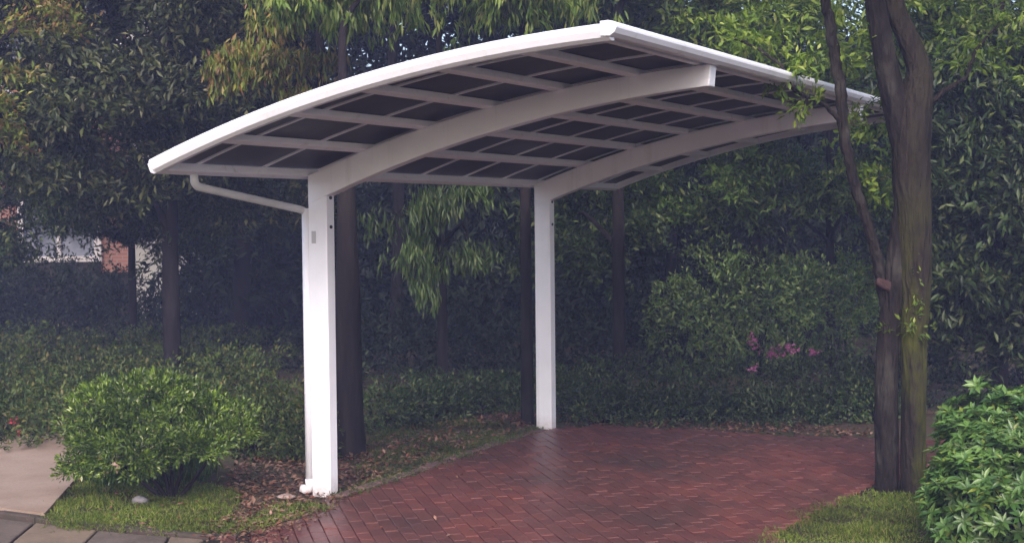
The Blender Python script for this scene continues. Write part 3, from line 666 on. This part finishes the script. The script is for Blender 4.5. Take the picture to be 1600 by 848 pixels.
lm = [tufts(q3(238, 668), (.53, .54, .31), 270, 30, .046, .036, zcut=-.6), tufts(q3(150, 708), (.24, .3, .20), 100), tufts(q3(325, 672), (.27, .32, .16), 90), tufts(q3(225, 620), (.32, .36, .15), 90), tufts(q3(200, 712, 10.5), (.30, .2, .15), 90), tufts(q3(300, 698, 10.6), (.20, .2, .09), 40),
      tufts(q3(352, 655, 11.1), (.13, .2, .12), 20), tufts(q3(118, 735), (.10, .2, .07), 22), blob(q3(238, 672), (.42, .42, .22), 260, 8, .045, .05, 0, .8, 0, .4)]
crown('foliage', t, L_BUSH, *lm)
s = MB()
for ex, ey in ((200, 690), (240, 670), (290, 680), (160, 700), (340, 690), (262, 640), (310, 735)):
    e = v3(ex, ey, 11.0 + random.uniform(-.2, .2)); b0 = v3(262 + (ex - 262) * .05, 788, 10.9); mid = (b0 + e) / 2 + Vector((0, 0, -.02))
    s = MB(); limb(s, [(*b0, .017), (*mid, .012), (*e, .006)], 6, 8, .05, .2)
    link('stem', s.me('stem', True), BARK_D, t)
bl = blob(tuple(v3(165, 728, 10.35)), (.20, .10, .08), 5, 4, .035, .015, 0, .9, 0, .8); link('blossom', leafmesh('blossom', *bl), leafmat('pale_pink_petal', [(0, (.55, .33, .28)), (1, (.65, .45, .38))]), t)

# right front shrub with whorled leaves
def whorl_bush():
    cx, cy = dp(1590, 8.7); t = thing('whorled_shrub', (cx, cy, 0), 'bright green shrub with glossy whorled leaves in the lower right corner', 'bush')
    Cs = []; Ds = []; Ns = []; Ls = []; Ws = []
    lobes = [(v3(1600, 760, 8.7), (.50, .55, .42), 620), (v3(1560, 690, 8.9), (.34, .4, .30), 260), (v3(1640, 660, 8.9), (.40, .4, .24), 230), (v3(1510, 790, 8.6), (.24, .3, .28), 170), (v3(1530, 602, 8.9), (.06, .06, .02), 4)]
    for c, r, n in lobes:
        u = rdir(n); q = RNG.uniform(.80, 1.04, n)[:, None]; P = np.array(c) + u * q * np.array(r)
        for k in range(n):
            ax_ = u[k] * .7 + np.array([0, 0, .7]) + RNG.normal(size=3) * .25; ax_ /= np.linalg.norm(ax_)
            e1 = np.cross(ax_, [.3, .5, .8]); e1 /= np.linalg.norm(e1); e2 = np.cross(ax_, e1); m_ = RNG.integers(7, 10); o_ = RNG.random() * 6
            for j in range(m_ + 3):
                a = o_ + j * 2.399; inner = j >= m_; tilt = .95 if inner else RNG.uniform(.1, .5)
                d = (e1 * math.cos(a) + e2 * math.sin(a)) + ax_ * tilt
                Cs.append(P[k] - ax_ * RNG.uniform(0, .02)); Ds.append(d); Ns.append(ax_); l = RNG.uniform(.055, .08) * (.6 if inner else 1); Ls.append(l); Ws.append(l * RNG.uniform(.30, .38))
    C = np.array(Cs)
    link('foliage', leafmesh('foliage', C, np.array(Ds), np.array(Ns), np.array(Ls), np.array(Ws)), L_BIG, t)
    s = MB()
    for c, r, n in lobes[:4]:
        for k in range(5):
            e = c + Vector((random.uniform(-.6, .6) * r[0], random.uniform(-.6, .6) * r[1], random.uniform(-.2, .6) * r[2]))
            s = MB(); limb(s, [(cx + random.uniform(-.1, .1), cy + random.uniform(-.1, .1), -.05, .022), ((cx + e.x) / 2, (cy + e.y) / 2, e.z * .5, .014), (*e, .006)], 5, 7)
            link('stem', s.me('stem', True), BARK_D, t)
whorl_bush()

# broad low planting at the left (y 495-690)
parts = []
for dep, top, n_ in ((14.2, 600, 9), (16, 565, 9), (18, 535, 9), (20.5, 508, 9)):
    for k in range(n_):
        px = -90 + 460 * k / (n_ - 1) + random.uniform(-15, 15); r = .55 + .1 * random.random()
        parts.append(low(px, top + random.uniform(-6, 8), dep + random.uniform(-.4, .4), (r, .85, .36), 210, 9, .055, .06))
multi('low_hedge', 'broad low hedge spreading back from the pink path at the left', 'hedge', L_HEDGE, parts, (*dp(120, 14), 0), flowers=(L_RED, [(tuple(v3(14, 660, 13.5)), (.05, .05, .04), 3), (tuple(v3(22, 678, 13.5)), (.03, .03, .03), 2)], .045))
multi('low_shrub', 'low olive shrub between the round azalea bush and the near post', 'bush', L_HEDGE, [low(410, 620, 12.9, (.38, .4, .28), 260), low(468, 625, 12.7, (.26, .35, .26), 180), low(440, 600, 13.6, (.42, .4, .3), 240), low(380, 640, 13.2, (.3, .4, .26), 160)], (*dp(430, 13), 0))
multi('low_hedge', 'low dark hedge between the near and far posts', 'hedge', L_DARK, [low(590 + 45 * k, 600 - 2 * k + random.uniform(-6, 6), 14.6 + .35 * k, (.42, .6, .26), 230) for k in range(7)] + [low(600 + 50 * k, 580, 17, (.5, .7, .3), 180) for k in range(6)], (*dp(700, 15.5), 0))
hp = [low(935 + 48 * k, 604 + random.uniform(-14, 14), 15.0 + random.uniform(-.2, .2), (.40, .5, .30), 260) for k in range(10)] + [low(890 + 55 * k, 556 + random.uniform(-12, 12), 15.8, (.5, .6, .45), 260) for k in range(11)]
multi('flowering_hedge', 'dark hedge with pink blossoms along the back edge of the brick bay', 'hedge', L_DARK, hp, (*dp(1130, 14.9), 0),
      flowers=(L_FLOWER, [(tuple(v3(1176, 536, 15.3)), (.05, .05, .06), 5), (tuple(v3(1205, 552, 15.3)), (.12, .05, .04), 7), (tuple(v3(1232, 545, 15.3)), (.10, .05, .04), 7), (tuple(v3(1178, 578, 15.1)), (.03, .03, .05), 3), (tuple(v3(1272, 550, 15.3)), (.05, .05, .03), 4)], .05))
multi('tall_shrub', 'pale green shrubs behind the flowering hedge, seen under the far end of the roof', 'bush', L_PALE, [low(1060 + 60 * k, 400 + random.uniform(-10, 25), 19.3 + random.uniform(-.4, .4), (.55, .6, .75), 330, 9, .07, .07) for k in range(5)], (*dp(1180, 19.3), 0))
multi('round_shrub', 'bright green clipped shrub beside the thin dark trunk', 'bush', L_BRIGHT, [low(1245, 400, 21.5, (.45, .5, .42), 330, 9, .06, .06), low(1330, 388, 21.5, (.40, .5, .55), 330, 9, .06, .06)], (*dp(1290, 21.5), 0))
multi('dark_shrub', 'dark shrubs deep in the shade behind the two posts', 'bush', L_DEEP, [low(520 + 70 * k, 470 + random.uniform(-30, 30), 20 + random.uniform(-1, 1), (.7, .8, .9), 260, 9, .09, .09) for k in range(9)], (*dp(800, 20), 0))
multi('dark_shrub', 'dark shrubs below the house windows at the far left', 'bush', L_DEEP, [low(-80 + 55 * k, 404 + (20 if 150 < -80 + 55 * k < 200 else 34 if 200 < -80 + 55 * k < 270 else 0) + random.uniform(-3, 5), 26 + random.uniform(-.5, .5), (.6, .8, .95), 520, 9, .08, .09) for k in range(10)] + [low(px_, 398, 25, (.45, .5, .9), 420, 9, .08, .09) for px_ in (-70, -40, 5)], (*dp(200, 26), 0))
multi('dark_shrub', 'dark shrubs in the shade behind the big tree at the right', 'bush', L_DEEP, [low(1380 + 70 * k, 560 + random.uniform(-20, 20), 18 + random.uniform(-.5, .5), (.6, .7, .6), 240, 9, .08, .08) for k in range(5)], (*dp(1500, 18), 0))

# wood at the back: one mass of leaves
def wood():
    bl = []
    for dep, zlo, zhi, n in ((25, 0, 7.2, 26), (30, 0, 9, 26)):
        for k in range(n):
            px = -250 + 2100 * (k + .5) / n + random.uniform(-30, 30)
            if px < 290: continue
            for z in np.arange(.8, zhi, 1.7):
                if (960 < px < 1520 or px > 1640) and z > 4.2: continue
                x, y = dp(px, dep + random.uniform(-1, 1)); bl.append(blob((x, y, z + random.uniform(-.3, .3)), (1.15, 1.0, 1.15), 120, 10, .19, .16, .2, .7, .3, .38))
    for k in range(14):   # high canopy shading the wood and the house
        for dep in ((21, 25, 29) if k < 8 else (29,)):
            x, y = dp(-300 + 170 * k, dep); bl.append(blob((x, y, 6.6 + random.uniform(-.5, .8)), (1.6, 1.9, .9), 130, 10, .22, .2, .2, .9, .3, .4))
    C, D, Nn, l, wd = cat_(*bl)
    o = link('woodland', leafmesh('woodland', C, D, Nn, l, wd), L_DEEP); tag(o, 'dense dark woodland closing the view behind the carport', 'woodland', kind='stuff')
wood()
WHERE = ['left of the near post', 'hidden behind the near post', 'just right of the near post', 'left of the far post', 'right of the far post', 'behind the tall pale shrubs', 'right of the big double tree', 'beside the house window']
def back_trees():
    for k, (px, dep, r) in enumerate([(370, 24, .12), (480, 27, .14), (615, 23, .09), (745, 26, .12), (1040, 23, .08), (1130, 27, .12), (1500, 24, .12), (-30, 28, .13)]):
        x, y = dp(px, dep); m = MB(); limb(m, [(x, y, -.1, r * 1.2), (x + .1, y, 2, r), (x + random.uniform(-.3, .3), y, 4.5, r * .8), (x + random.uniform(-.5, .5), y, 8, r * .5)], 6, 10)
        o = link('tree_trunk', m.me('tree_trunk', True), BARK_D)
        tag(o, 'bare dark trunk in the deep shade at the back, ' + WHERE[k], 'tree', 'trunks in the wood')
back_trees()

# ================================================================== GRASS, LITTER, STONES
def blades(poly_px, n, h, name, label, m, wd=.006, z=.0, lean=.5):
    P = [gp(*p) for p in poly_px]; xs = [p[0] for p in P]; ys_ = [p[1] for p in P]; pts = []
    while len(pts) < n:
        X = RNG.uniform(min(xs), max(xs), n); Y = RNG.uniform(min(ys_), max(ys_), n)
        for a, b_ in zip(X, Y):
            if inside((a, b_), P) and (1.1 + math.sin(a * 9 + 2 * math.sin(b_ * 7)) * math.cos(b_ * 8 + a * 3)) > random.random() * 1.5: pts.append((a, b_, z))
            if len(pts) >= n: break
    C = np.array(pts); C[:, :2] += RNG.normal(size=(n, 2)) * .05 * (RNG.random((n, 1)) < .5); D = rdir(n) * lean + np.array([0, 0, 1]); hh = h * RNG.uniform(.4, 1.3, n)
    patch = .5 + .5 * np.sin(C[:, 0] * 7.1 + 1.3 * np.sin(C[:, 1] * 5)) * np.cos(C[:, 1] * 6.3); hh = hh * (.6 + .6 * patch)
    o = link(name, leafmesh(name, C, D, rdir(n), hh, np.full(n, wd)), m); return tag(o, label, 'grass', kind='stuff')
blades([(72, 805), (110, 765), (150, 742), (300, 750), (380, 770), (370, 800), (340, 836), (260, 838), (140, 822)], 16000, .040, 'grass', 'short bright grass patch around the foot of the round azalea bush', L_GRASS, lean=1.1)
blades([(1165, 862), (1235, 810), (1305, 782), (1400, 762), (1500, 776), (1700, 800), (1700, 900), (1190, 900)], 24000, .040, 'grass', 'green grass at the foot of the big double tree, lower right', L_GRASS, lean=1.1, z=.008)
blades([(60, 812), (200, 826), (380, 842), (520, 800), (440, 790), (380, 820), (250, 840), (100, 836)], 3500, .03, 'grass', 'sparse weeds along the dark kerb and the ragged corner of the brick bay', L_GRASS, lean=1.2, z=.03)
blades([(560, 700), (600, 668), (720, 655), (800, 662), (790, 684), (700, 714), (600, 750), (555, 760)], 9000, .035, 'grass', 'thin grass on the soil behind the near post', L_HEDGE, lean=1.0)
blades([(515, 782), (560, 764), (640, 738), (720, 710), (800, 683), (850, 668), (856, 674), (806, 692), (724, 721), (640, 752), (560, 778), (520, 792)], 2200, .035, 'grass', 'weeds and moss creeping over the edging bricks between the two posts', L_HEDGE, lean=1.4, z=.03)
blades([(130, 745), (180, 725), (330, 730), (330, 755), (150, 762)], 3500, .16, 'grass', 'tall dark green tufts under the round azalea bush', L_MID, wd=.012)
def litter(poly_px, n, name, label, ln=.05, z=0.0):
    P = [gp(*p) for p in poly_px]; xs = [p[0] for p in P]; ys_ = [p[1] for p in P]; pts = []
    while len(pts) < n:
        a, b_ = random.uniform(min(xs), max(xs)), random.uniform(min(ys_), max(ys_))
        if inside((a, b_), P): pts.append((a, b_, z + random.uniform(.0, .02)))
    C = np.array(pts); D = rdir(n) * np.array([1, 1, .25]); N_ = rdir(n) * .4 + np.array([0, 0, 1])
    l = ln * RNG.uniform(.5, 1.3, n); o = link(name, leafmesh(name, C, D, N_, l, l * .5), L_LITTER); return tag(o, label, 'fallen leaves', kind='stuff')
litter([(375, 812), (350, 740), (390, 705), (480, 700), (560, 690), (620, 745), (560, 768), (510, 785), (440, 798)], 1800, 'leaf_litter', 'reddish fallen leaves on the soil round the foot of the near post')
litter([(560, 765), (560, 705), (640, 665), (840, 640), (850, 668), (800, 686), (700, 718)], 1500, 'leaf_litter', 'brown fallen leaves on the soil between the posts')
litter([(880, 665), (880, 645), (1380, 672), (1380, 686), (1100, 674)], 600, 'leaf_litter', 'fallen leaves at the foot of the flowering hedge')
litter([(300, 850), (370, 806), (470, 786), (560, 776), (500, 820), (420, 870)], 650, 'leaf_litter', 'fallen leaves blown over the left corner of the brick bay', .04, .03)
litter([(560, 790), (850, 680), (1380, 690), (1330, 770), (1180, 860), (500, 860)], 60, 'leaf_litter', 'few scattered fallen leaves lying on the open brick bay', .04, .03)
litter([(90, 770), (150, 740), (380, 760), (390, 830), (200, 832)], 260, 'leaf_litter', 'small fallen leaves in the grass under the azalea bush', .035, .01)
def stone(px, py, r, label, m=STONE):
    x, y = gp(px, py); V = []; F = []; nu, nv = 9, 6
    for j in range(nv + 1):
        for i in range(nu):
            th = math.pi * j / nv; ph = 2 * math.pi * i / nu; k = 1 + random.uniform(-.16, .16)
            V.append((x + r[0] * k * math.sin(th) * math.cos(ph), y + r[1] * k * math.sin(th) * math.sin(ph), r[2] * .6 + r[2] * k * math.cos(th)))
    for j in range(nv):
        for i in range(nu): F.append((j * nu + i, (j + 1) * nu + i, (j + 1) * nu + (i + 1) % nu, j * nu + (i + 1) % nu))
    o = link('stone', mesh('stone', V, F, True), m); return tag(o, label, 'stone')
stone(219, 786, (.065, .05, .032), 'small grey stone in the grass under the azalea bush')
PST = mat('pinkish_stone', (.34, .25, .23), .85, .2, noise=(18, (.24, .18, .17), .4, .7), bump=(30, .5, .01))
stone(447, 778, (.07, .06, .018), 'flat pinkish stone on the soil left of the near post, the farther of two', PST)
stone(440, 796, (.075, .05, .012), 'flat pinkish stone on the soil left of the near post, the nearer of two', PST)
stone(1350, 719, (.045, .03, .016), 'pale pebble on the bricks beside the big tree', mat('pale_stone', (.5, .48, .5), .8, .2))

# ================================================================== VEIL
hz = bpy.data.materials.new('haze_veil'); hz.use_nodes = True; hn = hz.node_tree.nodes; hn.remove(hn['Principled BSDF'])
pv = hn.new('ShaderNodeVolumePrincipled'); pv.inputs['Color'].default_value = (.50, .56, 1, 1); pv.inputs['Density'].default_value = .0042  # added bluish volume that lifts the blacks like veiling flare
hz.node_tree.links.new(pv.outputs[0], hn['Material Output'].inputs['Volume'])
hb = MB(); hb.box((-8, 25, 5.0), (150, 150, 13.6)); ho = link('haze', hb.me('haze'), hz); tag(ho, 'thin bluish haze added to lift the dark tones, like lens veil', 'haze', kind='stuff')
